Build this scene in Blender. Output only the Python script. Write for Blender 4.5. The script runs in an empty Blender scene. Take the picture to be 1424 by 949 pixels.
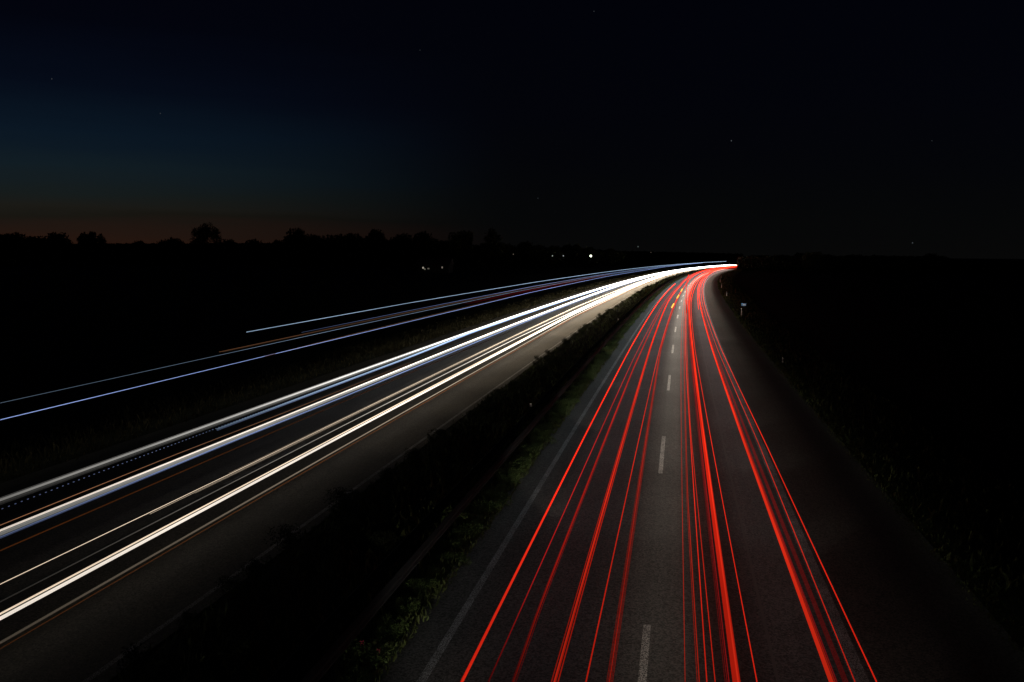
import bpy, bmesh, math, random
from mathutils import Vector, Matrix
random.seed(7)
SC = bpy.context.scene
COL = SC.collection
R = math.radians

# ------------------------------------------------------------------ camera
CAM_H = 7.40
FPX, PITCH, ROLL = 1166.0, R(5.923), R(0.431)        # focal length in pixels of a 1424 px wide frame
cd = bpy.data.cameras.new('camera')
cam = bpy.data.objects.new('camera', cd); COL.objects.link(cam)
cd.sensor_fit = 'HORIZONTAL'; cd.sensor_width = 36.0; cd.lens = 36.0 * FPX / 1424.0
cd.clip_start = 0.1; cd.clip_end = 9000
fwd = Vector((0, math.cos(PITCH), -math.sin(PITCH)))
rt0 = Vector((1, 0, 0)); up0 = rt0.cross(fwd)
rt = rt0 * math.cos(ROLL) + up0 * math.sin(ROLL)
up = up0 * math.cos(ROLL) - rt0 * math.sin(ROLL)
cam.matrix_world = Matrix(((rt.x, up.x, -fwd.x, 0), (rt.y, up.y, -fwd.y, 0), (rt.z, up.z, -fwd.z, CAM_H), (0, 0, 0, 1)))
SC.camera = cam
SC.view_settings.view_transform = 'Standard'
SC.view_settings.look = 'None'
SC.view_settings.exposure = 0.0
SC.view_settings.gamma = 1.0
SC.render.resolution_x = 1024; SC.render.resolution_y = 682
SC.cycles.use_denoising = True
SC.cycles.max_bounces = 4; SC.cycles.diffuse_bounces = 2; SC.cycles.glossy_bounces = 2
SC.cycles.sample_clamp_indirect = 2.0

# ------------------------------------------------------------------ world: last afterglow of dusk on the left horizon
def srgb(r, g, b):
    def f(c):
        c /= 255.0
        return c / 12.92 if c <= 0.04045 else ((c + 0.055) / 1.055) ** 2.4
    return (f(r), f(g), f(b), 1.0)
world = bpy.data.worlds.new('World'); SC.world = world; world.use_nodes = True
nt = world.node_tree; nt.nodes.clear(); L = nt.links.new
def N(t, **kw):
    n = nt.nodes.new(t)
    for k, v in kw.items(): setattr(n, k, v)
    return n
tc = N('ShaderNodeTexCoord')
nrm = N('ShaderNodeVectorMath', operation='NORMALIZE'); L(tc.outputs['Generated'], nrm.inputs[0])
sep = N('ShaderNodeSeparateXYZ'); L(nrm.outputs[0], sep.inputs[0])
def ramp(stops, src):
    c = N('ShaderNodeValToRGB'); e = c.color_ramp.elements
    while len(e) > 1: e.remove(e[-1])
    e[0].position = stops[0][0]; e[0].color = stops[0][1]
    for p, col in stops[1:]:
        x = e.new(p); x.color = col
    L(src, c.inputs[0]); return c
# elevation in tenths of a radian, gently waved so the bands are not ruler straight
wav = N('ShaderNodeTexNoise'); wav.inputs['Scale'].default_value = 5.0; wav.inputs['Detail'].default_value = 3
sc_ = N('ShaderNodeVectorMath', operation='MULTIPLY'); sc_.inputs[1].default_value = (0.6, 0.6, 7.0)
L(nrm.outputs[0], sc_.inputs[0]); L(sc_.outputs[0], wav.inputs['Vector'])
wm = N('ShaderNodeMath', operation='MULTIPLY_ADD'); L(wav.outputs['Fac'], wm.inputs[0]); wm.inputs[1].default_value = 0.030; wm.inputs[2].default_value = -0.015
el = N('ShaderNodeMath', operation='ADD'); L(sep.outputs['Z'], el.inputs[0]); L(wm.outputs[0], el.inputs[1])
el2 = N('ShaderNodeMath', operation='MULTIPLY'); L(el.outputs[0], el2.inputs[0]); el2.inputs[1].default_value = 2.0
# ramp position = 2*sin(elevation)
glow = ramp([(0.0, srgb(42, 23, 15)), (0.03, srgb(40, 24, 17)), (0.062, srgb(33, 24, 19)), (0.075, srgb(26, 24, 19)), (0.088, srgb(29, 28, 24)), (0.12, srgb(24, 30, 30)), (0.17, srgb(19, 31, 38)),
             (0.24, srgb(12, 25, 38)), (0.34, srgb(6, 13, 26)), (0.46, srgb(3, 5, 15)), (0.62, srgb(3, 3, 11)), (1.0, srgb(1, 1, 5))], el2.outputs[0])
dark = ramp([(0.0, srgb(8, 8, 8)), (0.10, srgb(6, 7, 8)), (0.22, srgb(4, 5, 9)), (0.34, srgb(3, 4, 10)), (0.6, srgb(2, 3, 10)), (1.0, srgb(1, 1, 5))], el2.outputs[0])
# azimuth: how far round from the set sun
GA = R(-46)
hv = N('ShaderNodeVectorMath', operation='MULTIPLY'); hv.inputs[1].default_value = (1, 1, 0); L(nrm.outputs[0], hv.inputs[0])
hn = N('ShaderNodeVectorMath', operation='NORMALIZE'); L(hv.outputs[0], hn.inputs[0])
dt = N('ShaderNodeVectorMath', operation='DOT_PRODUCT'); dt.inputs[1].default_value = (math.sin(GA), math.cos(GA), 0); L(hn.outputs[0], dt.inputs[0])
mr = N('ShaderNodeMapRange', interpolation_type='SMOOTHSTEP'); L(dt.outputs['Value'], mr.inputs['Value'])
mr.inputs['From Min'].default_value = 0.68; mr.inputs['From Max'].default_value = 0.99
mx = N('ShaderNodeMix', data_type='RGBA'); L(mr.outputs['Result'], mx.inputs['Factor']); L(dark.outputs[0], mx.inputs['A']); L(glow.outputs[0], mx.inputs['B'])
bg = N('ShaderNodeBackground'); L(mx.outputs['Result'], bg.inputs['Color']); bg.inputs['Strength'].default_value = 0.88
ow = N('ShaderNodeOutputWorld'); L(bg.outputs[0], ow.inputs['Surface'])

# ------------------------------------------------------------------ the road's own coordinates: s metres along, o metres to the right
PA, PB, PC, PD = -0.42497, 0.196019, 4.0795e-05, 0.17723e-06
_tab = []
def _build():
    s = 0.0; px = py = None; y = -60.0
    while y <= 1000:
        x = PA + PB * y + (PC * y * y + PD * y ** 3 if y > 0 else 0)
        if px is not None: s += math.hypot(x - px, y - py)
        m = PB + (2 * PC * y + 3 * PD * y * y if y > 0 else 0)
        q = math.hypot(1, m)
        _tab.append([s, x, y, 1 / q, -m / q]); px, py = x, y; y += 1.0
    s0 = next(t[0] for t in _tab if abs(t[2]) < 1e-6)
    for t in _tab: t[0] -= s0
_build()
def road(s, o=0.0, z=0.0):
    lo, hi = 0, len(_tab) - 1
    if s <= _tab[0][0]: i, f = 0, 0.0
    elif s >= _tab[-1][0]: i, f = len(_tab) - 2, 1.0
    else:
        while hi - lo > 1:
            m = (lo + hi) // 2
            if _tab[m][0] <= s: lo = m
            else: hi = m
        i = lo; f = (s - _tab[i][0]) / (_tab[i + 1][0] - _tab[i][0])
    a, b = _tab[i], _tab[i + 1]
    x, y, nx, ny = [a[k] + (b[k] - a[k]) * f for k in (1, 2, 3, 4)]
    return Vector((x + nx * o, y + ny * o, z))
def heading(s):
    d = road(s + 1) - road(s - 1)
    return math.atan2(d.y, d.x)
def lerp(pts, s):
    if s <= pts[0][0]: return pts[0][1]
    for (a, u), (b, v) in zip(pts, pts[1:]):
        if s <= b:
            f = (s - a) / (b - a); return u + (v - u) * f
    return pts[-1][1]
def stations(a, b):
    out = [a]; s = a
    while s < b:
        s += 1.5 if s < 30 else (3 if s < 90 else (6 if s < 250 else 12)); out.append(min(s, b))
    return out

# ------------------------------------------------------------------ lamps added, unseen, in place of the passing cars' headlights
# stand in for dipped beams over the exposure; some only brighten verges, median and plate
def fill_strip(s0, s1, o, width, irr, col=(1.0, 0.88, 0.72)):  # downward fill lamp, added to spread light evenly along the road
    ld = bpy.data.lights.new('headlight_fill_strip', 'AREA'); ld.shape = 'RECTANGLE'; ld.color = col
    a, b = road(s0, o, 0.66), road(s1, o, 0.66)
    ld.size = (b - a).length; ld.size_y = width; ld.energy = irr * ld.size * width
    ob = bpy.data.objects.new('headlight_fill_strip', ld); COL.objects.link(ob)
    ob.location = (a + b) / 2; ob.rotation_euler = (0, 0, math.atan2(b.y - a.y, b.x - a.x))
def beam(s, o, power, yaw, pitch=-0.5, size=26):  # added spot at headlight height, pointing forward
    ld = bpy.data.lights.new('headlight_fill_spot', 'SPOT'); ld.energy = power; ld.color = (1.0, 0.90, 0.76)
    ld.spot_size = R(size); ld.spot_blend = 1.0; ld.shadow_soft_size = 0.08
    ob = bpy.data.objects.new('headlight_fill_spot', ld); COL.objects.link(ob)
    h = heading(s) + R(yaw); d = Vector((math.cos(h) * math.cos(R(pitch)), math.sin(h) * math.cos(R(pitch)), math.sin(R(pitch))))
    ob.rotation_euler = d.to_track_quat('-Z', 'Y').to_euler(); ob.location = road(s, o, 0.66)
s = -10.0
while s < 480:
    step = 8.0 if s < 60 else (14.0 if s < 160 else 32.0)
    m = s + step / 2
    e = lerp([(5, 0.17), (14, 0.26), (22, 0.45), (45, 1.1), (90, 3.0), (200, 6.5), (480, 8)], m)
    w = lerp([(0, .16), (40, .12), (70, .16), (110, .30), (480, .38)], m)
    fill_strip(s, s + step, 0.28, 1.15, e * 2.4, (1.0, .93, .78))
    fill_strip(s, s + step, -1.9, 2.6, e * .46, (.76, .97, 1.0)); fill_strip(s, s + step, 2.85, 1.6, e * .66, (.86, 1.0, .95))
    fill_strip(s, s + step, -4.2, 1.4, e * .40, (.76, .97, 1.0)); fill_strip(s, s + step, 4.6, 1.6, e * w, (1.0, .89, .70))
    # warm strips added over the oncoming carriageway, ever stronger towards the bend
    g = lerp([(30, 0), (45, .4), (70, 2.2), (110, 7.5), (200, 15), (480, 18)], m)
    if g > 0: fill_strip(s, s + step, -10.6, 2.4, g, (1.0, .80, .55)); fill_strip(s, s + step, -13.9, 1.6, g * .6, (1.0, .80, .56)); fill_strip(s, s + step, -18.6, 3.5, g * .10, (1.0, .80, .56))
    if s < 160: fill_strip(s, s + step, 7.3, .5, lerp([(0, .13), (60, .20), (160, .35)], m), (.95, 1.0, .8)); fill_strip(s, s + step, -4.55, .5, lerp([(0, .32), (30, .5), (160, 1.2)], m), (.95, 1.0, .85))  # added to brighten the right verge grass and the median plants
    if 8 < s < 200: fill_strip(s, s + step, -21.9, 1.6, lerp([(10, .14), (50, .26), (120, .7)], m), (1.0, .95, .76))  # added to brighten the far verge grass
    s += step
for s in range(-10, 230, 12):
    beam(s, 2.4, 420.0 * lerp([(0, .2), (40, .8), (70, 1.0), (120, 1.8), (230, .5)], s), -7)
    beam(s + 6, -2.2, 800.0, 12)  # turned towards the median, added to bring up its greenery
for s in range(-6, 40, 8): beam(s, 2.6, 330.0, -19, -0.3, 22)  # added to brighten the near right verge
beam(90, 4.0, 3600.0, -10.6, 2.6, 7)  # narrow extra lamp added only to light the blue plate

# ------------------------------------------------------------------ helpers
def finish(name, bm, mats, parent=None, smooth=False, uv=None):
    me = bpy.data.meshes.new(name); bm.to_mesh(me); bm.free()
    for m in (mats if isinstance(mats, (list, tuple)) else [mats]): me.materials.append(m)
    if smooth:
        for p in me.polygons: p.use_smooth = True
    o = bpy.data.objects.new(name, me); COL.objects.link(o)
    if parent: o.parent = parent
    return o
def tag(o, label=None, cat=None, group=None, kind=None):
    if label: o['label'] = label
    if cat: o['category'] = cat
    if group: o['group'] = group
    if kind: o['kind'] = kind
    return o
def empty(name, loc=(0, 0, 0), rz=0.0):
    o = bpy.data.objects.new(name, None); COL.objects.link(o); o.location = loc; o.rotation_euler = (0, 0, rz)
    o.empty_display_size = 0.2
    return o
def kids(o): return [c for c in bpy.data.objects if c.parent == o]
def dup(root, loc, rz=0.0, scale=(1, 1, 1), label=None):
    r = root.copy(); COL.objects.link(r); r.location = loc; r.rotation_euler = (0, 0, rz); r.scale = scale
    if label: r['label'] = label
    for ch in KIDS[root.name]:
        c = ch.copy(); COL.objects.link(c); c.parent = r
    return r
KIDS = {}
def box(bm, c, d, rz=0.0):
    r = bmesh.ops.create_cube(bm, size=1.0, matrix=Matrix.Translation(c) @ Matrix.Rotation(rz, 4, 'Z') @ Matrix.Diagonal((d[0], d[1], d[2], 1)))
    return r['verts']
def cyl(bm, p0, p1, r0, r1=None, n=8):
    p0, p1 = Vector(p0), Vector(p1); r1 = r0 if r1 is None else r1
    d = p1 - p0; q = d.to_track_quat('Z', 'Y').to_matrix().to_4x4()
    bmesh.ops.create_cone(bm, cap_ends=True, segments=n, radius1=r0, radius2=max(r1, 1e-4), depth=d.length, matrix=Matrix.Translation((p0 + p1) / 2) @ q)

# ------------------------------------------------------------------ materials
def mat(name, base=(0.5, 0.5, 0.5), rough=0.7, metal=0.0, var=0.25, scale=8.0, bump=0.0, bscale=None, spec=0.4, space='Object'):
    m = bpy.data.materials.new(name); m.use_nodes = True
    t = m.node_tree; b = t.nodes['Principled BSDF']; l = t.links.new
    b.inputs['Roughness'].default_value = rough; b.inputs['Metallic'].default_value = metal
    b.inputs['Specular IOR Level'].default_value = spec
    c = t.nodes.new('ShaderNodeTexCoord')
    n = t.nodes.new('ShaderNodeTexNoise'); n.inputs['Scale'].default_value = scale; n.inputs['Detail'].default_value = 5
    l(c.outputs[space], n.inputs['Vector'])
    r = t.nodes.new('ShaderNodeValToRGB')
    lo = [x * (1 - var) for x in base]; hi = [min(1, x * (1 + var)) for x in base]
    r.color_ramp.elements[0].position = 0.3; r.color_ramp.elements[0].color = (*lo, 1)
    r.color_ramp.elements[1].position = 0.7; r.color_ramp.elements[1].color = (*hi, 1)
    l(n.outputs['Fac'], r.inputs[0]); l(r.outputs[0], b.inputs['Base Color'])
    if bump:
        n2 = t.nodes.new('ShaderNodeTexNoise'); n2.inputs['Scale'].default_value = bscale or scale * 4; n2.inputs['Detail'].default_value = 3
        l(c.outputs[space], n2.inputs['Vector'])
        bp = t.nodes.new('ShaderNodeBump'); bp.inputs['Strength'].default_value = bump; bp.inputs['Distance'].default_value = 0.02
        l(n2.outputs['Fac'], bp.inputs['Height']); l(bp.outputs[0], b.inputs['Normal'])
    return m

def asphalt(name, base, seam=None):
    m = bpy.data.materials.new(name); m.use_nodes = True
    t = m.node_tree; b = t.nodes['Principled BSDF']; l = t.links.new
    b.inputs['Roughness'].default_value = 0.72; b.inputs['Specular IOR Level'].default_value = 0.35
    c = t.nodes.new('ShaderNodeTexCoord')
    def noise(scale, detail, src=c.outputs['Object']):
        n = t.nodes.new('ShaderNodeTexNoise'); n.inputs['Scale'].default_value = scale; n.inputs['Detail'].default_value = detail
        n.inputs['Roughness'].default_value = 0.65; l(src, n.inputs['Vector']); return n
    stone = t.nodes.new('ShaderNodeTexVoronoi'); stone.inputs['Scale'].default_value = 31.0; l(c.outputs['Object'], stone.inputs['Vector'])
    sep = t.nodes.new('ShaderNodeSeparateColor'); l(stone.outputs['Color'], sep.inputs[0])
    grain = t.nodes.new('ShaderNodeMapRange'); l(sep.outputs[0], grain.inputs['Value']); grain.inputs['To Min'].default_value = 0.25; grain.inputs['To Max'].default_value = 1.85
    big = noise(0.35, 5); bm_ = t.nodes.new('ShaderNodeMapRange'); l(big.outputs['Fac'], bm_.inputs['Value'])
    bm_.inputs['From Min'].default_value = 0.3; bm_.inputs['From Max'].default_value = 0.7; bm_.inputs['To Min'].default_value = 0.82; bm_.inputs['To Max'].default_value = 1.15
    # long wear streaks along the driving direction, from the sheet's own across / along coordinates
    uv = t.nodes.new('ShaderNodeVectorMath'); uv.operation = 'MULTIPLY'; uv.inputs[1].default_value = (2.2, 0.02, 1); l(c.outputs['UV'], uv.inputs[0])
    st = noise(1.0, 4, uv.outputs[0]); sm = t.nodes.new('ShaderNodeMapRange'); l(st.outputs['Fac'], sm.inputs['Value'])
    sm.inputs['From Min'].default_value = 0.3; sm.inputs['From Max'].default_value = 0.7; sm.inputs['To Min'].default_value = 0.78; sm.inputs['To Max'].default_value = 1.2
    def mul(a, b_):
        x = t.nodes.new('ShaderNodeMath'); x.operation = 'MULTIPLY'; l(a, x.inputs[0]); l(b_, x.inputs[1]); return x.outputs[0]
    k = mul(mul(grain.outputs[0], bm_.outputs[0]), sm.outputs[0])
    vs = t.nodes.new('ShaderNodeVectorMath'); vs.operation = 'SCALE'; vs.inputs[0].default_value = base; l(k, vs.inputs['Scale'])
    out = vs.outputs[0]
    if seam is not None:                      # sealed construction joint along the lane
        su = t.nodes.new('ShaderNodeSeparateXYZ'); l(c.outputs['UV'], su.inputs[0])
        w = noise(0.6, 2, uv.outputs[0])
        a = t.nodes.new('ShaderNodeMath'); a.operation = 'SUBTRACT'; l(su.outputs['X'], a.inputs[0]); a.inputs[1].default_value = seam
        b2 = t.nodes.new('ShaderNodeMath'); b2.operation = 'ABSOLUTE'; l(a.outputs[0], b2.inputs[0])
        c2 = t.nodes.new('ShaderNodeMath'); c2.operation = 'LESS_THAN'; l(b2.outputs[0], c2.inputs[0]); c2.inputs[1].default_value = 0.03
        mxx = t.nodes.new('ShaderNodeMix'); mxx.data_type = 'RGBA'; l(c2.outputs[0], mxx.inputs['Factor']); l(out, mxx.inputs['A'])
        mxx.inputs['B'].default_value = (base[0] * 1.35, base[1] * 1.4, base[2] * 1.35, 1); out = mxx.outputs['Result']
    l(out, b.inputs['Base Color'])
    bp = t.nodes.new('ShaderNodeBump'); bp.inputs['Strength'].default_value = 0.55; bp.inputs['Distance'].default_value = 0.008
    l(stone.outputs['Distance'], bp.inputs['Height']); l(bp.outputs[0], b.inputs['Normal'])
    return m

def paint(name, base):                        # profiled marking: blobs of paint with asphalt between
    m = bpy.data.materials.new(name); m.use_nodes = True
    t = m.node_tree; b = t.nodes['Principled BSDF']; l = t.links.new
    b.inputs['Roughness'].default_value = 0.6
    c = t.nodes.new('ShaderNodeTexCoord')
    v = t.nodes.new('ShaderNodeTexVoronoi'); v.inputs['Scale'].default_value = 46.0; l(c.outputs['Object'], v.inputs['Vector'])
    r = t.nodes.new('ShaderNodeValToRGB'); r.color_ramp.elements[0].position = 0.38; r.color_ramp.elements[0].color = (*base, 1)
    r.color_ramp.elements[1].position = 0.55; r.color_ramp.elements[1].color = (0.07, 0.068, 0.065, 1)
    l(v.outputs['Distance'], r.inputs[0])
    n = t.nodes.new('ShaderNodeTexNoise'); n.inputs['Scale'].default_value = 1.6; n.inputs['Detail'].default_value = 6; l(c.outputs['Object'], n.inputs['Vector'])
    mr_ = t.nodes.new('ShaderNodeMapRange'); l(n.outputs['Fac'], mr_.inputs['Value']); mr_.inputs['From Min'].default_value = .3; mr_.inputs['From Max'].default_value = .7
    mr_.inputs['To Min'].default_value = .6; mr_.inputs['To Max'].default_value = 1.1
    vs = t.nodes.new('ShaderNodeVectorMath'); vs.operation = 'SCALE'; l(r.outputs[0], vs.inputs[0]); l(mr_.outputs[0], vs.inputs['Scale'])
    l(vs.outputs[0], b.inputs['Base Color'])
    return m

def glowmat(name, col):                       # light given off, strength per vertex in 'power'
    m = bpy.data.materials.new(name); m.use_nodes = True
    t = m.node_tree; t.nodes.clear()
    a = t.nodes.new('ShaderNodeAttribute'); a.attribute_name = 'power'
    e = t.nodes.new('ShaderNodeEmission'); e.inputs['Color'].default_value = (*col, 1)
    t.links.new(a.outputs['Fac'], e.inputs['Strength'])
    o = t.nodes.new('ShaderNodeOutputMaterial'); t.links.new(e.outputs[0], o.inputs['Surface'])
    return m
M_ASPH = asphalt('asphalt_right', (0.062, 0.060, 0.057), seam=2.33)
M_ASPHL = asphalt('asphalt_left', (0.050, 0.0465, 0.039))
M_PAINT = paint('road_paint', (0.62, 0.61, 0.58))
M_PAINTW = paint('worn_road_paint', (0.22, 0.22, 0.21))
M_PAINTM = paint('median_line_paint', (0.42, 0.43, 0.44))
M_WARMLIT = mat('warm_lit_grass_blades', (0.085, 0.074, 0.036), 0.75, var=0.5, scale=0.8, spec=0.2)  # brown of warm light on the far verge, put into the blade colour
M_SOIL = mat('soil', (0.022, 0.024, 0.014), 0.95, var=0.5, scale=1.5, bump=0.6, bscale=14, spec=0.1)
M_FIELD = mat('field_soil', (0.018, 0.022, 0.012), 0.95, var=0.5, scale=0.06, bump=0.3, bscale=3, spec=0.1)
M_GRASS = mat('grass_blades', (0.045, 0.060, 0.018), 0.7, var=0.5, scale=1.2, spec=0.2)
M_LEAF = mat('shrub_leaves', (0.050, 0.080, 0.022), 0.6, var=0.5, scale=2.5, spec=0.25)
M_LEAFD = mat('dark_shrub_leaves', (0.022, 0.030, 0.014), 0.65, var=0.4, scale=2.0, spec=0.15)
M_TREE = mat('tree_leaves', (0.040, 0.050, 0.020), 0.7, var=0.4, scale=0.6, spec=0.2)
M_BARK = mat('bark', (0.06, 0.048, 0.036), 0.9, var=0.4, scale=6, bump=0.5)
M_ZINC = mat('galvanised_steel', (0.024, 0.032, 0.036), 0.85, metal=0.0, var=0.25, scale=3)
M_WPLA = mat('white_plastic', (0.78, 0.78, 0.76), 0.5, var=0.08, scale=5)
M_BPLA = mat('black_plastic', (0.02, 0.02, 0.02), 0.5, var=0.2, scale=5)
M_REFL = mat('grey_reflector', (0.7, 0.7, 0.72), 0.3, var=0.1, scale=40)
M_BLUE = mat('blue_sign_sheet', (0.10, 0.30, 0.62), 0.45, var=0.1, scale=6)
M_PALE = mat('pale_sign_sheet', (0.62, 0.74, 0.82), 0.45, var=0.08, scale=6)
M_BRICK = mat('farmhouse_brick', (0.05, 0.045, 0.04), 0.85, var=0.3, scale=4)
M_TILE = mat('roof_tile', (0.045, 0.04, 0.038), 0.8, var=0.3, scale=3)
M_PINK = mat('pink_petals', (0.75, 0.10, 0.18), 0.6, var=0.2, scale=30)

# ------------------------------------------------------------------ ground, roads, markings
bm = bmesh.new()
for x0, y0, x1, y1 in ((-4000, -400, 4000, 6000),):
    f = bm.faces.new([bm.verts.new(p) for p in ((x0, y0, -0.32), (x1, y0, -0.32), (x1, y1, -0.32), (x0, y1, -0.32))])
tag(finish('fields', bm, M_FIELD), kind='structure')

def strip(name, o0, o1, z, m, s0=-45.0, s1=900.0, cols=1, z1=None):
    bm = bmesh.new(); ul = bm.loops.layers.uv.new('UVMap'); prev = None
    for s in stations(s0, s1):
        row = []
        for c in range(cols + 1):
            o = o0 + (o1 - o0) * c / cols
            zz = z if z1 is None else z + (z1 - z) * c / cols
            row.append((bm.verts.new(road(s, o, zz)), o, s))
        if prev:
            for c in range(cols):
                q = (prev[c], prev[c + 1], row[c + 1], row[c])
                f = bm.faces.new([v[0] for v in q])
                for lp, v in zip(f.loops, q): lp[ul].uv = (v[1], v[2])
        prev = row
    return tag(finish(name, bm, m), kind='structure')
strip('road_outbound', -4.62, 7.02, 0.0, M_ASPH, cols=6)
strip('road_oncoming', -20.6, -9.05, 0.0, M_ASPHL, cols=6)
strip('median_soil', -9.05, -4.62, -0.02, M_SOIL, cols=2)
strip('verge_right', 7.02, 11.5, -0.03, M_SOIL, cols=1, z1=-0.45)
strip('verge_left', -26.0, -20.6, -0.45, M_SOIL, cols=1, z1=-0.03)
strip('edge_line_median', -3.84, -3.68, 0.004, M_PAINTM)
strip('edge_line_shoulder', 3.62, 3.90, 0.004, M_PAINTM)
strip('edge_line_oncoming', -9.48, -9.36, 0.004, M_PAINTM)
strip('edge_line_oncoming_shoulder', -17.6, -17.35, 0.004, M_PAINTW)
def dashes(name, o, w, m, first):
    bm = bmesh.new()
    for k in range(-3, 48):
        e = first + 18 * k
        for a, b in ((e - 6, e - 3), (e - 3, e)):
            bm.faces.new([bm.verts.new(p) for p in (road(a, o - w / 2, .004), road(a, o + w / 2, .004), road(b, o + w / 2, .004), road(b, o - w / 2, .004))])
    bmesh.ops.remove_doubles(bm, verts=bm.verts, dist=1e-5)
    return tag(finish(name, bm, m), kind='structure')
dashes('lane_marking', 0.0, 0.15, M_PAINT, 16.5)
dashes('lane_marking_oncoming', -13.65, 0.13, M_PAINTW, 12.0)

# ------------------------------------------------------------------ grass (nobody could count it)
def grass(name, ranges, m, label):
    bm = bmesh.new()
    for (s0, s1, o0, o1, n, h, w) in ranges:
        for i in range(n):
            s = s0 + (s1 - s0) * random.random() ** 1.5; o = random.uniform(o0, o1)
            p = road(s, o, -0.06 if 7 > o > -20 else -0.06 - 0.07 * max(0, (o - 7) if o > 0 else (-20.6 - o)))
            a = random.random() * 6.28; hh = h * random.uniform(.4, 1.3); ww = w * random.uniform(.6, 1.3) * (1 + s / 120)
            d = Vector((math.cos(a), math.sin(a), 0)); ln = Vector((random.gauss(0, .35), random.gauss(0, .35), 1)).normalized() * hh
            v = [bm.verts.new(p - d * ww), bm.verts.new(p + d * ww), bm.verts.new(p + ln * .6 + d * ww * .7 + Vector((random.gauss(0, .03), random.gauss(0, .03), 0))), bm.verts.new(p + ln)]
            bm.faces.new((v[0], v[1], v[2], v[3]))
    return tag(finish(name, bm, m), label, 'grass', kind='stuff')
grass('median_grass', [(4, 60, -9.0, -4.5, 9000, .28, .012), (20, 220, -9.0, -4.6, 6000, .32, .03), (150, 600, -9.0, -4.6, 3500, .45, .06),
                       (4, 70, -4.85, -4.42, 5000, .22, .010)], M_GRASS, 'rough grass and weeds growing on the dark median strip')
grass('verge_grass', [(4, 60, 6.9, 11.5, 15000, .16, .008), (20, 220, 6.95, 11.5, 7000, .28, .03), (150, 500, 6.95, 12, 3000, .4, .06),
                      (4, 110, 6.8, 7.5, 12000, .11, .008)], M_GRASS, 'mown grass verge along the right hard shoulder')
grass('far_verge_grass', [(10, 120, -26, -20.5, 9000, .35, .02), (60, 400, -26, -20.5, 6000, .4, .05)], M_WARMLIT, 'unmown grass verge beyond the oncoming carriageway')

# ------------------------------------------------------------------ shrubs of the median
def leaf(bm, p, size, up=0.3):
    n = Vector((random.gauss(0, 1), random.gauss(0, 1), random.gauss(up, 1))).normalized()
    a = n.orthogonal().normalized(); a.rotate(Matrix.Rotation(random.random() * 6.28, 3, n)); b = n.cross(a)
    l, w = size * random.uniform(.7, 1.3), size * random.uniform(.35, .6)
    v = [bm.verts.new(p - a * l * .5), bm.verts.new(p + b * w * .5), bm.verts.new(p + a * l * .5 + n * l * .1), bm.verts.new(p - b * w * .5)]
    bm.faces.new(v)
def shrub_proto(name, rx, ry, h, n, size, m, label, group, flowers=0):
    root = empty(name); tag(root, label, 'shrub', group)
    bm = bmesh.new(); clumps = [(Vector((random.uniform(-rx, rx) * .7, random.uniform(-ry, ry) * .7, h * random.uniform(.3, .85))), random.uniform(.25, .5)) for _ in range(9)]
    for i in range(n):
        c, r = random.choice(clumps); v = Vector((random.gauss(0, 1), random.gauss(0, 1), random.gauss(0, 1))).normalized() * r * random.random() ** .4
        p = c + Vector((v.x * rx * 1.2, v.y * ry * 1.2, v.z * h * .9)); p.z = max(.03, p.z)
        leaf(bm, p, size)
    f = finish('foliage', bm, m, root)
    bm = bmesh.new()
    for i in range(7):
        a = random.random() * 6.28; c = random.choice(clumps)[0]
        cyl(bm, (math.cos(a) * .05, math.sin(a) * .05, -.1), c, .014, .006, 5)
    st = finish('stem', bm, M_BARK, root)
    ks = [f, st]
    for i in range(flowers):
        c, r = random.choice(clumps); bm = bmesh.new()
        for k in range(9): leaf(bm, c + Vector((random.gauss(0, .02), random.gauss(0, .02), h * .25 + random.gauss(0, .02))), .06)
        ks.append(finish('flower', bm, M_PINK, root))
    KIDS[root.name] = ks
    return root
lowl = 'low leafy shrub on the median strip beside the left edge line'
talll = 'dark bushy shrub between the guard rail and the oncoming carriageway'
farl = 'distant dark shrub silhouetted on the median against the bright headlight trails'
LOW = [shrub_proto('low_shrub', .60, .42, .40, 1500, .050, M_LEAF, lowl, 'low shrubs on the median edge') for _ in range(3)]
TALL = [shrub_proto('median_shrub', .75, .6, .85, 1000, .085, M_LEAFD, talll, 'dark shrubs on the median') for _ in range(3)]
s = 7.0; i = 0
while s < 150:
    o = random.uniform(-4.95, -4.72); z = random.uniform(.7, 1.15) * (0.9 if s > 20 else .75)
    if i < 3: LOW[i].location = road(s, o, -.02); LOW[i].rotation_euler.z = random.random() * 6
    else: dup(random.choice(LOW), road(s, o, -.02), random.random() * 6.28, (z, z, z * random.uniform(.7, 1.1)))
    i += 1; s += 1.0 if s < 60 else 2.0
s = 7.0; i = 0
while s < 470:
    o = random.choice((random.uniform(-8.95, -8.3), random.uniform(-8.9, -6.4))); z = random.choice((.38, .45, .5, .56, .66)) * random.uniform(.9, 1.1)
    if s > 60: z *= 1.1
    if s > 130: z *= 1.2
    if i < 3: TALL[i].location = road(s, o, -.02)
    else: dup(random.choice(TALL), road(s, o, -.02), random.random() * 6.28, (z, z * 1.1, z * random.uniform(.7, 1.05)), farl if s > 110 else None)
    i += 1; s += 0.9 if s < 60 else (1.5 if s < 110 else 3.4)
# the two bushes in flower nearest the bridge
for n_, (s_, o_, lab) in enumerate(((13.6, -4.95, 'low shrub with small pink blossoms on the median nearest the bridge'),
                                    (21.8, -5.4, 'low shrub with one pink blossom beside the double guard rail'))):
    FL = shrub_proto('flowering_shrub', .5, .4, .42, 420, .08, M_LEAF, lab, None, flowers=2 if n_ == 0 else 1)
    FL.location = road(s_, o_, -.02)

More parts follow.
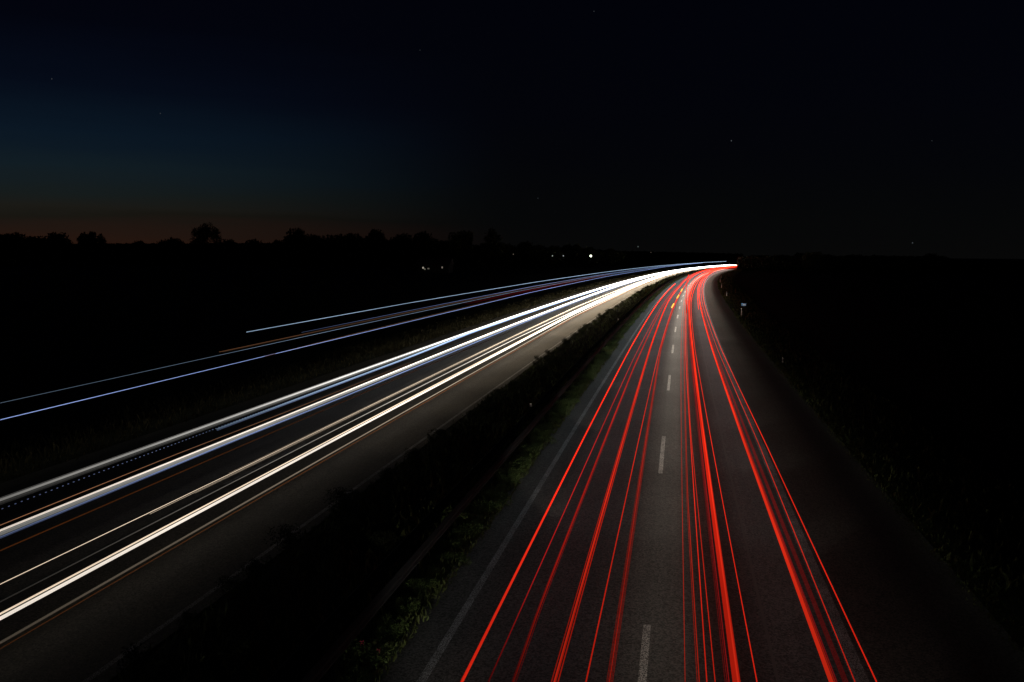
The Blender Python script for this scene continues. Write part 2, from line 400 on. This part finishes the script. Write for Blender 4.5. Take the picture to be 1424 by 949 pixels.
# ------------------------------------------------------------------ double guard rail on the median
gr = empty('guard_rail', road(8, -5.36, 0))
tag(gr, 'double-sided galvanised steel guard rail running along the median strip', 'guard rail')
def local(p): return p - gr.location
prof = [(-.04, -.155), (0.0, -.12), (.04, -.085), (.04, -.055), (0.0, -.02), (0.0, .02), (.04, .055), (.04, .085), (0.0, .12), (-.04, .155)]
for side, o in ((1, -5.07), (-1, -5.65)):
    bm = bmesh.new(); prev = None
    for s in stations(-4, 420):
        row = [bm.verts.new(local(road(s, o + side * a, .68 + b))) for a, b in prof]
        row += [bm.verts.new(local(road(s, o + side * (a - .006), .68 + b))) for a, b in reversed(prof)]
        if prev:
            for k in range(len(row)):
                bm.faces.new((prev[k], prev[(k + 1) % len(row)], row[(k + 1) % len(row)], row[k]))
        else: bm.faces.new(row[::-1])
        prev = row
    bm.faces.new(prev)
    finish('beam', bm, M_ZINC, gr)
post0 = None
for k in range(62):
    s = -2 + 4 * k
    p = local(road(s, -5.36, 0))
    if post0 is None:
        bm = bmesh.new()
        box(bm, (0, 0, .33), (.10, .055, .78)); box(bm, (0, 0, .68), (.46, .05, .09))
        bmesh.ops.bevel(bm, geom=bm.edges[:], offset=.006, segments=1, affect='EDGES')
        post0 = finish('post', bm, M_ZINC, gr); post0.location = p; post0.rotation_euler.z = heading(s) - math.pi / 2
    else:
        c = post0.copy(); COL.objects.link(c); c.parent = gr; c.location = p; c.rotation_euler.z = heading(s) - math.pi / 2
for s in (35.6, 85.6):
    bm = bmesh.new(); box(bm, (0, 0, 0), (.10, .02, .16)); box(bm, (0, -.016, 0), (.07, .012, .12))
    q = finish('reflector', bm, M_REFL, gr); q.location = local(road(s, -5.75, .86)); q.rotation_euler.z = heading(s) - math.pi / 2

# ------------------------------------------------------------------ delineator posts and the blue plate on the right verge
def delineator():
    root = empty('delineator_post')
    tag(root, '', 'road post', 'white delineator posts along the right verge')
    bm = bmesh.new(); pts = [(-.06, -.05), (.06, -.05), (.03, .06), (-.03, .06)]
    lo = [bm.verts.new((a, b, -.3)) for a, b in pts]; hi = [bm.verts.new((a, b, 1.0 + (.04 if b > 0 else -.03))) for a, b in pts]
    for k in range(4): bm.faces.new((lo[k], lo[(k + 1) % 4], hi[(k + 1) % 4], hi[k]))
    bm.faces.new(hi); bm.faces.new(lo[::-1]); bmesh.ops.bevel(bm, geom=bm.edges[:], offset=.012, segments=2, affect='EDGES')
    a = finish('shaft', bm, M_WPLA, root)
    bm = bmesh.new(); box(bm, (0, 0.003, .80), (.128, .118, .20)); b = finish('black_band', bm, M_BPLA, root)
    bm = bmesh.new(); box(bm, (0, -.061, .80), (.05, .012, .16)); c = finish('reflector', bm, M_REFL, root)
    KIDS[root.name] = [a, b, c]
    return root
dl = ['faint white delineator post on the grass closest to the bridge, below the blue plate', 'white delineator post standing under the small blue plate',
      'white delineator post next beyond the blue plate', 'white delineator post second beyond the blue plate',
      'white delineator post third beyond the blue plate', 'farthest small white delineator post on the outside of the bend']
dp = delineator()
for k, s in enumerate((61.4, 107.4, 156.0, 200.0, 243.0, 288.0)):
    p = road(s, 7.68, -.07); h = heading(s) - math.pi / 2
    if k == 0: dp.location = p - Vector((0, 0, .45)); dp.scale = (.8, .8, .8); dp.rotation_euler.z = h; dp['label'] = dl[0]
    else: dup(dp, p, h, label=dl[k])
sg = empty('marker_sign', road(108.2, 7.98, -.07), heading(108.2) - math.pi / 2)
tag(sg, 'small blue rectangular plate on a thin steel pole beside the right shoulder', 'road sign')
bm = bmesh.new(); cyl(bm, (0, 0, -.3), (0, 0, 1.62), .03, .03, 12); finish('pole', bm, M_ZINC, sg)
bm = bmesh.new(); box(bm, (.0, -.04, 1.42), (.60, .02, .36)); bmesh.ops.bevel(bm, geom=bm.edges[:], offset=.006, segments=1, affect='EDGES'); pl = finish('panel', bm, M_BLUE, sg)
bm = bmesh.new(); box(bm, (.07, -.053, 1.41), (.36, .006, .20)); finish('reflective_field', bm, M_PALE, pl)

# ------------------------------------------------------------------ trees on the horizon
def crown(bm, n, size, shape):
    for i in range(n):
        leaf(bm, shape(), size, 0.2)
def tree_proto(kind, W_, H_, name='broadleaf_tree', n=4200, size=.9):
    random.seed({'round': 5, 'square': 21, 'wispy': 8, 'conifer': 3}[kind] + int(W_))
    root = empty(name); tag(root, '', 'tree')
    th = H_ * .22
    bm = bmesh.new(); cyl(bm, (0, 0, -.5), (0, 0, th * 1.4), W_ * .035 + .12, W_ * .028 + .07, 8)
    top = Vector((0, 0, th * 1.2))
    if kind == 'conifer':
        cyl(bm, (0, 0, th), (0, 0, H_), .22, .03, 7)
        br = []
        for k in range(26):
            z = H_ * (.10 + .86 * k / 26); r = W_ * .5 * (1 - z / H_) * random.uniform(.65, 1.25) + .15
            for q in range(6):
                a = random.random() * 6.28; e = Vector((math.cos(a) * r, math.sin(a) * r, z - r * .25)); br.append((Vector((0, 0, z)), e)); cyl(bm, (0, 0, z), e, .05, .015, 4)
        wts = [(b - a).length ** 1.5 for a, b in br]
        def shp():
            a, b = random.choices(br, wts)[0]; return a.lerp(b, random.random() ** .6) + Vector((random.gauss(0, .25), random.gauss(0, .25), random.gauss(-.1, .2)))
    else:
        cl = []
        for k in range(30 if kind != 'wispy' else 50):
            a = random.random() * 6.28; u = random.random() ** .5
            if kind == 'square':
                c = Vector((math.cos(a) * W_ * .36 * u, math.sin(a) * W_ * .36 * u, H_ * random.uniform(.22, .84))); r = W_ * .15
            elif kind == 'wispy':
                z = random.uniform(.2, .9); w = W_ * .40 * (1.05 - abs(z - .5) * 1.1)
                c = Vector((math.cos(a) * w * u, math.sin(a) * w * u, H_ * z)); r = W_ * random.uniform(.09, .16)
            else:
                z = random.uniform(.18, .84); w = W_ * .42 * math.sqrt(max(.05, 1 - ((z - .42) / .52) ** 2))
                c = Vector((math.cos(a) * w * u, math.sin(a) * w * u, H_ * z)); r = W_ * random.uniform(.13, .2)
            cl.append((c, r)); cyl(bm, top * random.uniform(.6, 1), c, .10, .03, 5)
        def shp():
            c, r = random.choice(cl); v = Vector((random.gauss(0, 1), random.gauss(0, 1), random.gauss(0, 1))).normalized() * r * random.random() ** .45
            return c + v
        if kind == 'wispy':
            for k in range(60):
                c, r = random.choice(cl); d = Vector((c.x, c.y, (c.z - H_ * .4) * .9 + .5)).normalized()
                cyl(bm, c, c + d * W_ * random.uniform(.1, .24), .05, .015, 4)
    t = finish('trunk', bm, M_BARK, root)
    bm = bmesh.new(); crown(bm, n, size, shp)
    f = finish('crown', bm, M_TREE, root)
    KIDS[root.name] = [t, f]
    return root
def at_px(px, d, z=-.3):                       # a point d metres out in the direction of the photograph's column px
    a = (px - 712.0) / FPX
    return Vector((a * d, d, z))
def hor(px): return 355.13 - 0.00752 * (712 - px)
def top_z(px, y, d): return CAM_H + (hor(px) - y) / FPX * d
PROTO = {'round': tree_proto('round', 10, 10), 'round2': tree_proto('round', 11, 9), 'square': tree_proto('square', 11, 10),
         'wispy': tree_proto('wispy', 14, 13, n=7000, size=.65), 'conifer': tree_proto('conifer', 9, 14, 'conifer_tree', 4200, .7)}
DIM = {'round': (8.6, 9.6), 'round2': (9.2, 8.6), 'square': (9.6, 9.6), 'wispy': (11.5, 12.6), 'conifer': (6.2, 14)}
used = set()
def plant(kind, px, ytop, wpx, d, label, group=None):
    h = top_z(px, ytop, d) + .3; w = wpx / FPX * d
    W_, H_ = DIM[kind]; loc = at_px(px, d); scl = (w / W_, w / W_, h / H_ * 1.04)
    if kind not in used:
        used.add(kind); o = PROTO[kind]; o.location = loc; o.scale = scl; o['label'] = label
    else:
        o = dup(PROTO[kind], loc, random.random() * 6.28, scl, label)
    if group: o['group'] = group
    elif 'group' in o: del o['group']
    return o
plant('square', 131, 326.5, 33, 470, 'boxy lone tree silhouetted on the orange horizon, left of the wispy tree')
plant('wispy', 289, 318, 46, 430, 'tallest lone tree with wispy twigs against the orange afterglow')
plant('round', 412, 321, 34, 450, 'domed tree rising just right of the orange afterglow')
plant('square', 640, 325, 40, 480, 'broad flat-topped tree just left of the pointed conifer')
plant('conifer', 684, 319.5, 50, 470, 'pointed conifer standing on the dark horizon')
plant('round2', 75, 329.5, 46, 520, 'wide low tree at the right end of the far left wood')
g = 'trees along the dark horizon'
lab = 'dark tree in the unbroken row along the far horizon'
for px, y, w in ((4, 330, 40), (22, 329.5, 36), (46, 331, 40), (-26, 329, 46), (-70, 328, 50), (243, 336, 32), (228, 339, 26), (170, 341, 36), (200, 340, 34), (325, 338.5, 36), (355, 338, 34), (384, 339, 34),
                 (434, 332, 30), (452, 329.5, 34), (473, 332, 30), (492, 327.5, 34), (518, 326, 42), (543, 335, 30), (558, 331, 34), (590, 329, 40), (612, 336, 34), (570, 334, 30),
                 (664, 343, 34), (706, 344, 34), (730, 341, 28), (745, 345, 26), (765, 346.5, 30), (790, 344.5, 26), (803, 344, 22), (822, 348, 28), (850, 350, 30)):
    plant(random.choice(('round', 'round2', 'round2')), px, y, w, random.uniform(500, 580), lab, g)
for px, y, w in ((1126, 352.5, 26), (1105, 356, 30), (1150, 358, 34), (1082, 356.5, 30), (1055, 357, 30), (1180, 358, 36), (1215, 358.5, 36), (1250, 358, 36), (1285, 357, 34), (1306, 359, 26)):
    plant(random.choice(('round', 'round2')), px, y, w, random.uniform(400, 430), 'dark low tree in the row to the right of the bend', 'trees right of the bend')
def woods(name, pts, depth, size, dens, label):
    bm = bmesh.new()
    for (x0, y0, d0), (x1, y1, d1) in zip(pts, pts[1:]):
        n = int(abs(x1 - x0) * dens)
        for i in range(n):
            f = random.random(); px = x0 + (x1 - x0) * f; d = (d0 + (d1 - d0) * f) + random.uniform(0, depth); y = y0 + (y1 - y0) * f
            h = top_z(px, y, d) + .3 - 1.2 * (math.sin(px * .7) * .5 + .5) * random.random()
            leaf(bm, at_px(px, d, -.3 + h * random.random() ** .8), size * d / 500, 0)
    return tag(finish(name, bm, M_LEAFD), label, 'woodland', kind='stuff')
woods('far_woodland', [(-120, 336, 600), (95, 338, 600), (100, 341.5, 600), (400, 340, 600), (430, 336, 600), (620, 338, 620), (660, 345, 640), (800, 347, 680), (850, 351, 750), (930, 353, 800), (1030, 355.5, 850)],
      30, 1.8, 75, 'continuous black belt of far woodland along the left horizon')
woods('right_woodland', [(1023.5, 358.5, 425), (1060, 357.5, 415), (1310, 358.5, 395), (1322, 365.5, 400), (1560, 366.5, 400)], 14, 1.5, 130, 'black thicket hiding the road where it bends right')

# ------------------------------------------------------------------ lamps of the farms far off
def glow_obj(name, bm, col, power, parent=None):
    key = 'lamp_glow_%d_%d_%d' % tuple(int(c * 100) for c in col)
    m = bpy.data.materials.get(key) or glowmat(key, col)
    o = finish(name, bm, m, parent); a = o.data.attributes.new('power', 'FLOAT', 'POINT')
    a.data.foreach_set('value', [power] * len(a.data))
    return o
fh = empty('farmhouse', at_px(605, 345, -.32), R(-8)); tag(fh, 'far dark farmhouse with lit windows, left of the roadside lamps', 'house')
bm = bmesh.new(); box(bm, (0, 0, 1.6), (13, 8, 3.2)); finish('wall', bm, M_BRICK, fh)
bm = bmesh.new()
v = [bm.verts.new(p) for p in ((-7, -4.6, 3.2), (7, -4.6, 3.2), (7, 4.6, 3.2), (-7, 4.6, 3.2), (-7, 0, 6.2), (7, 0, 6.2))]
for q in ((0, 1, 5, 4), (2, 3, 4, 5), (1, 2, 5), (3, 0, 4), (3, 2, 1, 0)): bm.faces.new([v[k] for k in q])
finish('roof', bm, M_TILE, fh)
for x, z, w, h, p in ((-4.1, 1.9, .55, .6, .42), (-3.4, 1.35, .45, .4, .18), (-1.9, 1.6, .7, .45, .10), (3.8, 2.1, .45, .6, .20)):
    bm = bmesh.new(); box(bm, (x, -4.03, z), (w + .2, .05, h + .2)); fr = finish('window', bm, M_WPLA, fh)
    bm = bmesh.new(); box(bm, (x, -4.07, z), (w, .05, h)); glow_obj('pane', bm, (1.0, .92, .70), p, fr)
def lamp(px, y, d, r, power, col, label, group=None):
    z = top_z(px, y, d); g0 = at_px(px, d, -.32)
    t = empty('street_lamp', g0); tag(t, label, 'street lamp', group)
    bm = bmesh.new(); cyl(bm, (0, 0, 0), (0, 0, z + .32 + r), .09, .05, 8); cyl(bm, (0, 0, z + .30 + r), (0, -.8, z + .42 + r), .04, .03, 6); finish('pole', bm, M_ZINC, t)
    bm = bmesh.new(); cyl(bm, (0, -.8, z + .36 + r), (0, -.8, z + .50 + r), r * .9, r * .5, 10); finish('lamp_head', bm, M_ZINC, t)
    bm = bmesh.new(); bmesh.ops.create_icosphere(bm, subdivisions=2, radius=r, matrix=Matrix.Translation((0, -.8, z + .32))); glow_obj('lamp_glass', bm, col, power, t)
lamp(820, 357.8, 440, .52, 6.0, (.95, 1.0, .80), 'brightest far lamp, a white point above the headlight trails')
lamp(767, 357.6, 440, .30, .4, (.9, 1.0, .75), 'left one of two dim far lamps on the horizon')
lamp(782, 357.6, 440, .30, .35, (.9, 1.0, .85), 'right one of two dim far lamps on the horizon')
lamp(713, 355.4, 440, .28, .10, (1, .95, .7), 'faintest far lamp standing below the pointed conifer')
lamp(903, 353.0, 640, .3, .09, (1, .8, .6), 'faint far lamp above the blue light trails, low on the horizon')
lamp(885, 345.0, 640, .36, .16, (.8, 1, .95), 'faint lamp on a tall mast above the far horizon')

# ------------------------------------------------------------------ stars
for px, y, p in ((1017, 196, .30), (1269, 338, .30), (72, 110, .18), (223, 158, .14), (748, 276, .10), (826, 16, .12), (1296, 196, .08), (584, 70, .08)):
    bm = bmesh.new(); bmesh.ops.create_icosphere(bm, subdivisions=1, radius=2.4)
    o = glow_obj('star', bm, (.8, .9, 1.0), p * .32); d = 3600.0
    u = rt * ((px - 712) / FPX) - up * ((y - 474.5) / FPX) + fwd
    o.location = Vector((0, 0, CAM_H)) + u * d
    tag(o, 'faint star, a tiny pale dot in the dark sky', 'star', 'stars in the night sky')

# ------------------------------------------------------------------ light trails: glowing lines at lamp height along the lanes
COLS = {'red': (1.0, .028, .010), 'deep': (.9, .020, .022), 'orange': (1.0, .036, .012), 'warm': (1.0, .88, .74), 'cream': (1.0, .80, .58), 'white': (1.0, .89, .76),
        'blue': (.42, .56, 1.0), 'ice': (.50, .72, 1.0), 'violet': (.36, .50, 1.0), 'amber': (1.0, .30, .07), 'brown': (1.0, .45, .22), 'grey': (.92, .90, .84), 'yellow': (1.0, .55, .08)}
GM = {k: glowmat('trail_' + k, v) for k, v in COLS.items()}
def trail(label, z, off, s0, s1, strands, power, group, name='light_trail', dot=None, grow=110.0, thin=1.0):
    ph = (len(label) * 1.7) % 6.28
    """strands: (d_off, d_z, radius, colour, gain). off and power: (s, value) points."""
    bm = bmesh.new(); pw = []; mats = []; 
    for st in strands:
        do, dz, r, col, gain = st[:5]
        if col not in mats: mats.append(col)
        mi = mats.index(col)
        n = 6 if r > .03 else 4
        spans = [(max(s0, st[5]) if len(st) > 5 else s0, s1)]
        if dot:
            spans = []; q = s0
            while q < s1:
                spans.append((q, q + dot[1])); q += dot[0]
        for a, b in spans:
            prev = None
            for s in (stations(a, b) if not dot else (a, b)):
                k = 1 + max(0, s - 25) / grow
                c = road(s, lerp(off, s) + do, z + dz * min(k, 2.2)); d = road(s + .5) - road(s - .5); nx = Vector((d.y, -d.x, 0)).normalized()
                ring = []
                for j in range(n):
                    t = 6.2832 * (j + .5) / n
                    ring.append(bm.verts.new(c + (nx * math.cos(t) + Vector((0, 0, 1)) * math.sin(t)) * r * thin * k)); pw.append(lerp(power, s) * gain * (1 + .10 * math.sin(s * .31 + ph) + .06 * math.sin(s * 1.13 + 2 * ph)))
                if prev:
                    for j in range(n):
                        f = bm.faces.new((prev[j], prev[(j + 1) % n], ring[(j + 1) % n], ring[j])); f.material_index = mi
                else: bm.faces.new(ring[::-1]).material_index = mi
                prev = ring
            bm.faces.new(prev).material_index = mi
    o = finish(name, bm, [GM[c] for c in mats])
    a = o.data.attributes.new('power', 'FLOAT', 'POINT'); a.data.foreach_set('value', pw)
    tag(o, label, 'light trail', group)
    return o
def even(w, n, r, col, gain, vert=0.0):        # n thin strands side by side
    return [((k / (n - 1) - .5) * w, (k / (n - 1) - .5) * vert, r, col, gain) for k in range(n)]
GR_, GW_, GT_ = 'red tail-light trails on the right carriageway', 'white headlight trails on the left carriageway', 'marker-light trails high above the left carriageway'
RP = [(8, .30), (13, .42), (22, .7), (40, .95), (90, 1.6), (150, 3.2), (450, 5.0)]
def rp(k): return [(a, b * k) for a, b in RP]
E0 = 618
def red(label, off, strands, power, s0=3.0, s1=E0, z=.85): trail(label, z, off, s0, s1, strands, power, GR_, thin=.80)
red('outermost left red trail, next to the left edge line', [(10, -2.66), (30, -2.76), (60, -2.87), (120, -2.9), (197, -2.74)], [(0, 0, .031, 'red', 1), (.02, .03, .012, 'orange', 1.3)], rp(1.15), s1=197)
red('thin faint red trail, second from the left edge line', [(12, -2.27), (53, -2.3), (120, -2.11), (188, -1.6), (265, -2.0), (400, -2.5)], [(0, 0, .014, 'deep', 1)], [(11, .02), (13, .12), (16, .35), (25, .6), (60, .9), (400, 1.6)], s0=11)
red('soft dull red trail, third from the left edge line', [(12, -1.88), (15, -1.94), (48, -2.04), (120, -1.91), (186, -1.42), (265, -2.0), (330, -2.38), (407, -2.7)],
    even(.06, 3, .007, 'deep', .6) + [(0, .02, .013, 'red', .8)], [(11, .05), (13, .14), (16, .3), (22, .55), (40, .8), (100, 1.1), (400, 1.8)], s0=10)
red('broad plain red trail in the middle of the left lane', [(12, -1.27), (32, -1.36), (60, -1.5), (120, -1.61), (184, -1.21), (265, -1.4), (400, -2.0)],
    [(0, 0, .030, 'red', .7), (-.05, .0, .012, 'red', .6), (.05, 0, .014, 'red', .7), (.0, .035, .012, 'orange', 1.1)], rp(.95))
red('thin red trail left of its soft neighbour near the lane dashes', [(12, -.8), (60, -.83), (117, -.65), (187, -.27), (260, -.6), (400, -1.7)], [(0, 0, .017, 'red', 1)], rp(.85))
red('soft red trail closest to the lane dashes on their left', [(12, -.44), (22, -.5), (60, -.75), (117, -.5), (153, -.3), (215, -.26), (313, -1.6), (400, -2.4)],
    even(.09, 5, .007, 'red', .45) + [(.0, .02, .011, 'red', .8)], rp(.75))
red('thinnest red trail right of the lane dashes, running straight up', [(12, .7), (60, .65), (120, .56), (195, .73)], [(0, 0, .009, 'orange', .9)], rp(.75))
red('second thin red trail right of the lane dashes', [(12, .92), (23, .84), (60, .87), (118, .77)], [(0, 0, .013, 'orange', .7), (-.03, -.03, .007, 'red', .6)], rp(.85))
red('crisp thin red trail, third right of the lane dashes', [(12, 1.03), (60, .95), (118, .99), (166, 1.02), (260, .9), (420, .2)], [(0, 0, .015, 'red', 1.1)], rp(1.05))
red('fine red trail hugging the left side of the thickest trail', [(12, 1.16), (32, 1.02), (118, 1.09)], [(0, 0, .012, 'red', 1)], rp(.9))
red('thickest red trail with a blurred left flank, middle of the right lane', [(12, 1.48), (60, 1.44), (116, 1.33), (215, 1.56), (270, 1.95), (347, 1.98), (441, .9)],
    even(.10, 6, .016, 'red', .75) + [(-.11, -.02, .012, 'deep', .5), (-.14, -.02, .009, 'deep', .35), (-.17, -.02, .006, 'deep', .3), (.02, .03, .020, 'orange', 1.2)], rp(1.05))
red('thin sharp red trail just right of the thickest one', [(13, 1.79), (60, 1.6), (118, 1.57), (204, 2.1), (300, 2.2), (440, 1.2)], [(0, 0, .014, 'red', 1.1)], rp(1.1))
red('wide bright red trail left of the faded shoulder line', [(13, 2.92), (30, 2.85), (60, 2.78), (150, 2.75), (216, 3.04), (292, 3.19), (394, 2.35), (504, 1.0)],
    even(.045, 3, .018, 'orange', .95) + [(.055, 0, .013, 'red', .55), (.085, 0, .010, 'deep', .4)], rp(1.0))
red('short red trail beginning far up the right lane', [(105, 2.48), (188, 2.61), (300, 2.8), (450, 1.4)], [(0, 0, .03, 'red', .8)], rp(1.0), s0=105)
red('very dim pinkish band beside the faded shoulder line', [(13, 3.14), (50, 2.98), (110, 2.95)], even(.07, 4, .006, 'deep', .32), [(8, .25), (40, .9), (110, 1.0)], s1=110)
red('thin red trail lying over the faded shoulder line', [(13, 3.28), (31, 3.34), (60, 3.16), (118, 3.09), (250, 3.3), (440, 2.0)], [(0, 0, .011, 'red', 1)], rp(.95))
red('outermost right red trail, along the hard shoulder', [(13, 3.61), (31, 3.58), (60, 3.42), (118, 3.36), (153, 3.47), (250, 3.8), (440, 2.6)], [(0, 0, .015, 'red', 1.05)], rp(1.0))
red('high red trail crossing the others at a steep angle near the bend', [(40, .84), (61, .96), (121, .93), (176, .62)], [(0, 0, .034, 'red', .8)], [(60, .7), (90, 1.2), (176, 1.8)], s0=60, s1=178, z=3.4)
for k, (a, b) in enumerate(((106, 115), (130, 140), (154, 166))):
    trail(('nearest', 'middle', 'farthest')[k] + ' of three yellow indicator flashes on the red trail left of the dashes', .92, [(100, -.85), (120, -.62), (150, -.36), (190, -.3)], a, b,
          [(0, 0, .032, 'yellow', 2.0), (-.1, .03, .010, 'yellow', 1.2)], [(0, 1.0)], 'yellow indicator flashes', name='indicator_trail')

def wp(*v): return [(a, b) for a, b in v]
def white(label, off, strands, power, s0=2.0, s1=E0 + 8, z=.65, dot=None): trail(label, z, off, s0, s1, strands, power, GW_, dot=dot, grow=170.0, thin=.82)
DR = [(150, 0.0), (270, .0)]
white('broad soft grey-white trail on the far side of the oncoming carriageway', [(18, -16.95), (65, -16.88), (89, -16.8), (196, -15.8), (267, -14.95), (437, -13.9)],
      even(.06, 4, .016, 'grey', 1.0, .07) + [(0, .06, .008, 'grey', .4), (0, -.07, .010, 'grey', .35), (0, -.10, .008, 'grey', .22), (0, -.13, .006, 'grey', .15)], wp((10, .12), (18, .16), (25, .3), (35, .75), (45, 1.3), (70, 3), (150, 10), (400, 14)), z=.85)
white('icy blue trail just under the broad grey-white one', [(28, -16.24), (50, -16.26), (68, -16.6), (196, -15.4), (300, -14.3), (437, -13.6)], [(0, 0, .030, 'ice', 1.0), (0, -.05, .018, 'blue', .6)],
      wp((27, .12), (34, .35), (45, .95), (70, 2), (200, 4), (400, 6)), s0=28, z=.85)
white('dotted faint blue trail of flickering lamps near the left border', [(18, -16.69), (29, -16.72)], [(0, 0, .012, 'blue', 1)], wp((12, .06), (18, .13), (24, .25), (29, .35), (36, .4)), s0=10, s1=44, z=.7, dot=(.22, .05))
white('thin orange trail just above the bright white lorry trail', [(16, -15.33), (24, -15.42), (32, -15.3)], [(0, 0, .011, 'brown', 1)], wp((10, .2), (20, .26), (30, .2), (46, .12)), s1=48, z=.85)
white('bright thick white trail in the slow lane', [(16, -15.04), (30, -14.95), (58, -14.95), (79, -14.85), (182, -14.28), (300, -13.6), (437, -12.9)],
      even(.045, 3, .022, 'white', 1, .035) + [(.0, -.10, .030, 'grey', .22), (0, -.055, .02, 'grey', .3)], wp((10, .55), (17, .72), (24, .95), (35, 1.4), (60, 3), (150, 10), (400, 14)), z=.85)
white('thin blue trail below the bright thick white one', [(16, -15.03), (27, -14.99), (36, -14.83), (57, -14.71), (90, -14.6), (260, -13.4)], [(0, 0, .014, 'blue', 1), (.03, -.02, .007, 'violet', .6)],
      wp((10, .2), (17, .25), (26, .6), (36, .8), (60, 1.2), (260, 2)), s1=260, z=.7)
white('dim rust-orange trail crossing the middle of the oncoming lanes', [(16, -14.54), (44, -14.53), (70, -14.2)], [(0, 0, .018, 'amber', .55)], wp((10, .09), (17, .085), (27, .07), (45, .06), (75, .03)), s1=76, z=.6)
white('thin cream trail, topmost of the fast lane', [(14, -12.92), (24, -12.85), (70, -12.95), (108, -13.0), (162, -12.4), (300, -12.0), (440, -11.6)],
      [(0, 0, .010, 'cream', 1), (.05, -.02, .007, 'cream', .5, 19), (-.035, .02, .004, 'cream', .4, 23), (.085, -.03, .004, 'cream', .4, 21)], wp((10, .6), (16, .8), (25, 1.0), (50, 1.6), (100, 6), (400, 12)))
white('soft grey trail between the cream and the brightest fast-lane trails', [(13, -12.24), (30, -12.33), (67, -12.38), (155, -11.7), (440, -11.2)],
      even(.08, 4, .011, 'grey', .6, .05) + [(0, 0, .016, 'cream', 1.0)], wp((9, .015), (14, .03), (18, .08), (24, .22), (31, .6), (45, 1.3), (100, 6), (400, 12)))
white('brightest striped white trail in the fast lane', [(12, -11.66), (30, -11.65), (62, -11.55), (98, -11.6), (146, -11.0), (440, -10.6)],
      even(.085, 5, .0125, 'white', 1, .10) + [(-.045, .06, .022, 'cream', 1.0)], wp((9, .65), (14, .8), (25, 1.1), (50, 1.8), (100, 6), (400, 12)))
white('dull brown-grey trail with an amber rim, lowest of the fast lane', [(12, -10.9), (25, -10.93), (59, -10.95), (93, -11.1), (141, -10.5), (440, -10.2)],
      even(.15, 7, .010, 'cream', .5, .06) + [(.02, 0, .009, 'grey', .9), (.09, -.05, .007, 'amber', .45)], wp((9, .10), (14, .13), (20, .22), (28, .5), (40, .9), (60, 1.4), (100, 5), (400, 12)))
def high(label, off, strands, power, s0, s1, z=3.6): trail(label, z, off, s0, s1, strands, power, GT_, thin=.8)
high('topmost blue-white line, starting abruptly in the dark left', [(35, -19.2), (60, -19.4), (110, -18.8), (182, -16.9), (264, -14.3), (393, -9.8), (560, -8)], [(0, 0, .020, 'ice', 1)], wp((35, .55), (60, .6), (110, .9), (400, 1.2)), 35.7, 560, 3.7)
high('thin grey-white high line, second from the top', [(17, -15.68), (40, -15.75), (77, -15.6), (154, -14.1), (226, -11.6), (400, -8)], [(0, 0, .009, 'ice', .55)], wp((10, .16), (20, .26), (40, .8), (100, 1), (400, 1)), 6, 430, 3.7)
high('lowest and brightest blue high line, reaching the left border', [(15, -14.08), (54, -13.85), (79, -13.85), (142, -12.8), (214, -10.4), (400, -7)], [(0, 0, .012, 'violet', 1)], wp((8, .6), (15, .7), (50, .95), (100, 1.1), (400, 1.1)), 4, 430, 3.7)
high('faint violet high line starting above the brown pair', [(36, -16.7), (53, -16.68), (95, -16.4), (154, -15.0), (226, -12.6), (400, -8.5)], [(0, 0, .013, 'violet', .9)], wp((36, .12), (55, .3), (90, .75), (400, 1)), 36.2, 430, 3.7)
high('dull brown high line between the grey lines', [(28, -16.24), (41, -16.3), (100, -16.0), (160, -14.5)], [(0, 0, .012, 'brown', 1), (.12, 0, .007, 'brown', .8)], wp((28, .10), (60, .11), (160, .1)), 28.3, 160, 3.7)
high('dark red high line between the grey and the lowest blue one', [(60, -14.9), (100, -14.6), (160, -13.4)], [(0, 0, .012, 'deep', 1), (-.3, 0, .008, 'deep', .8)], wp((60, .05), (85, .18), (130, .2), (160, .1)), 60, 160, 3.7)
high('dull brown high line just above the lowest blue one', [(27, -13.97), (35, -14.15), (60, -14.15), (120, -13.5)], [(0, 0, .010, 'brown', 1)], wp((27, .10), (60, .13), (120, .1)), 27.5, 120, 3.7)
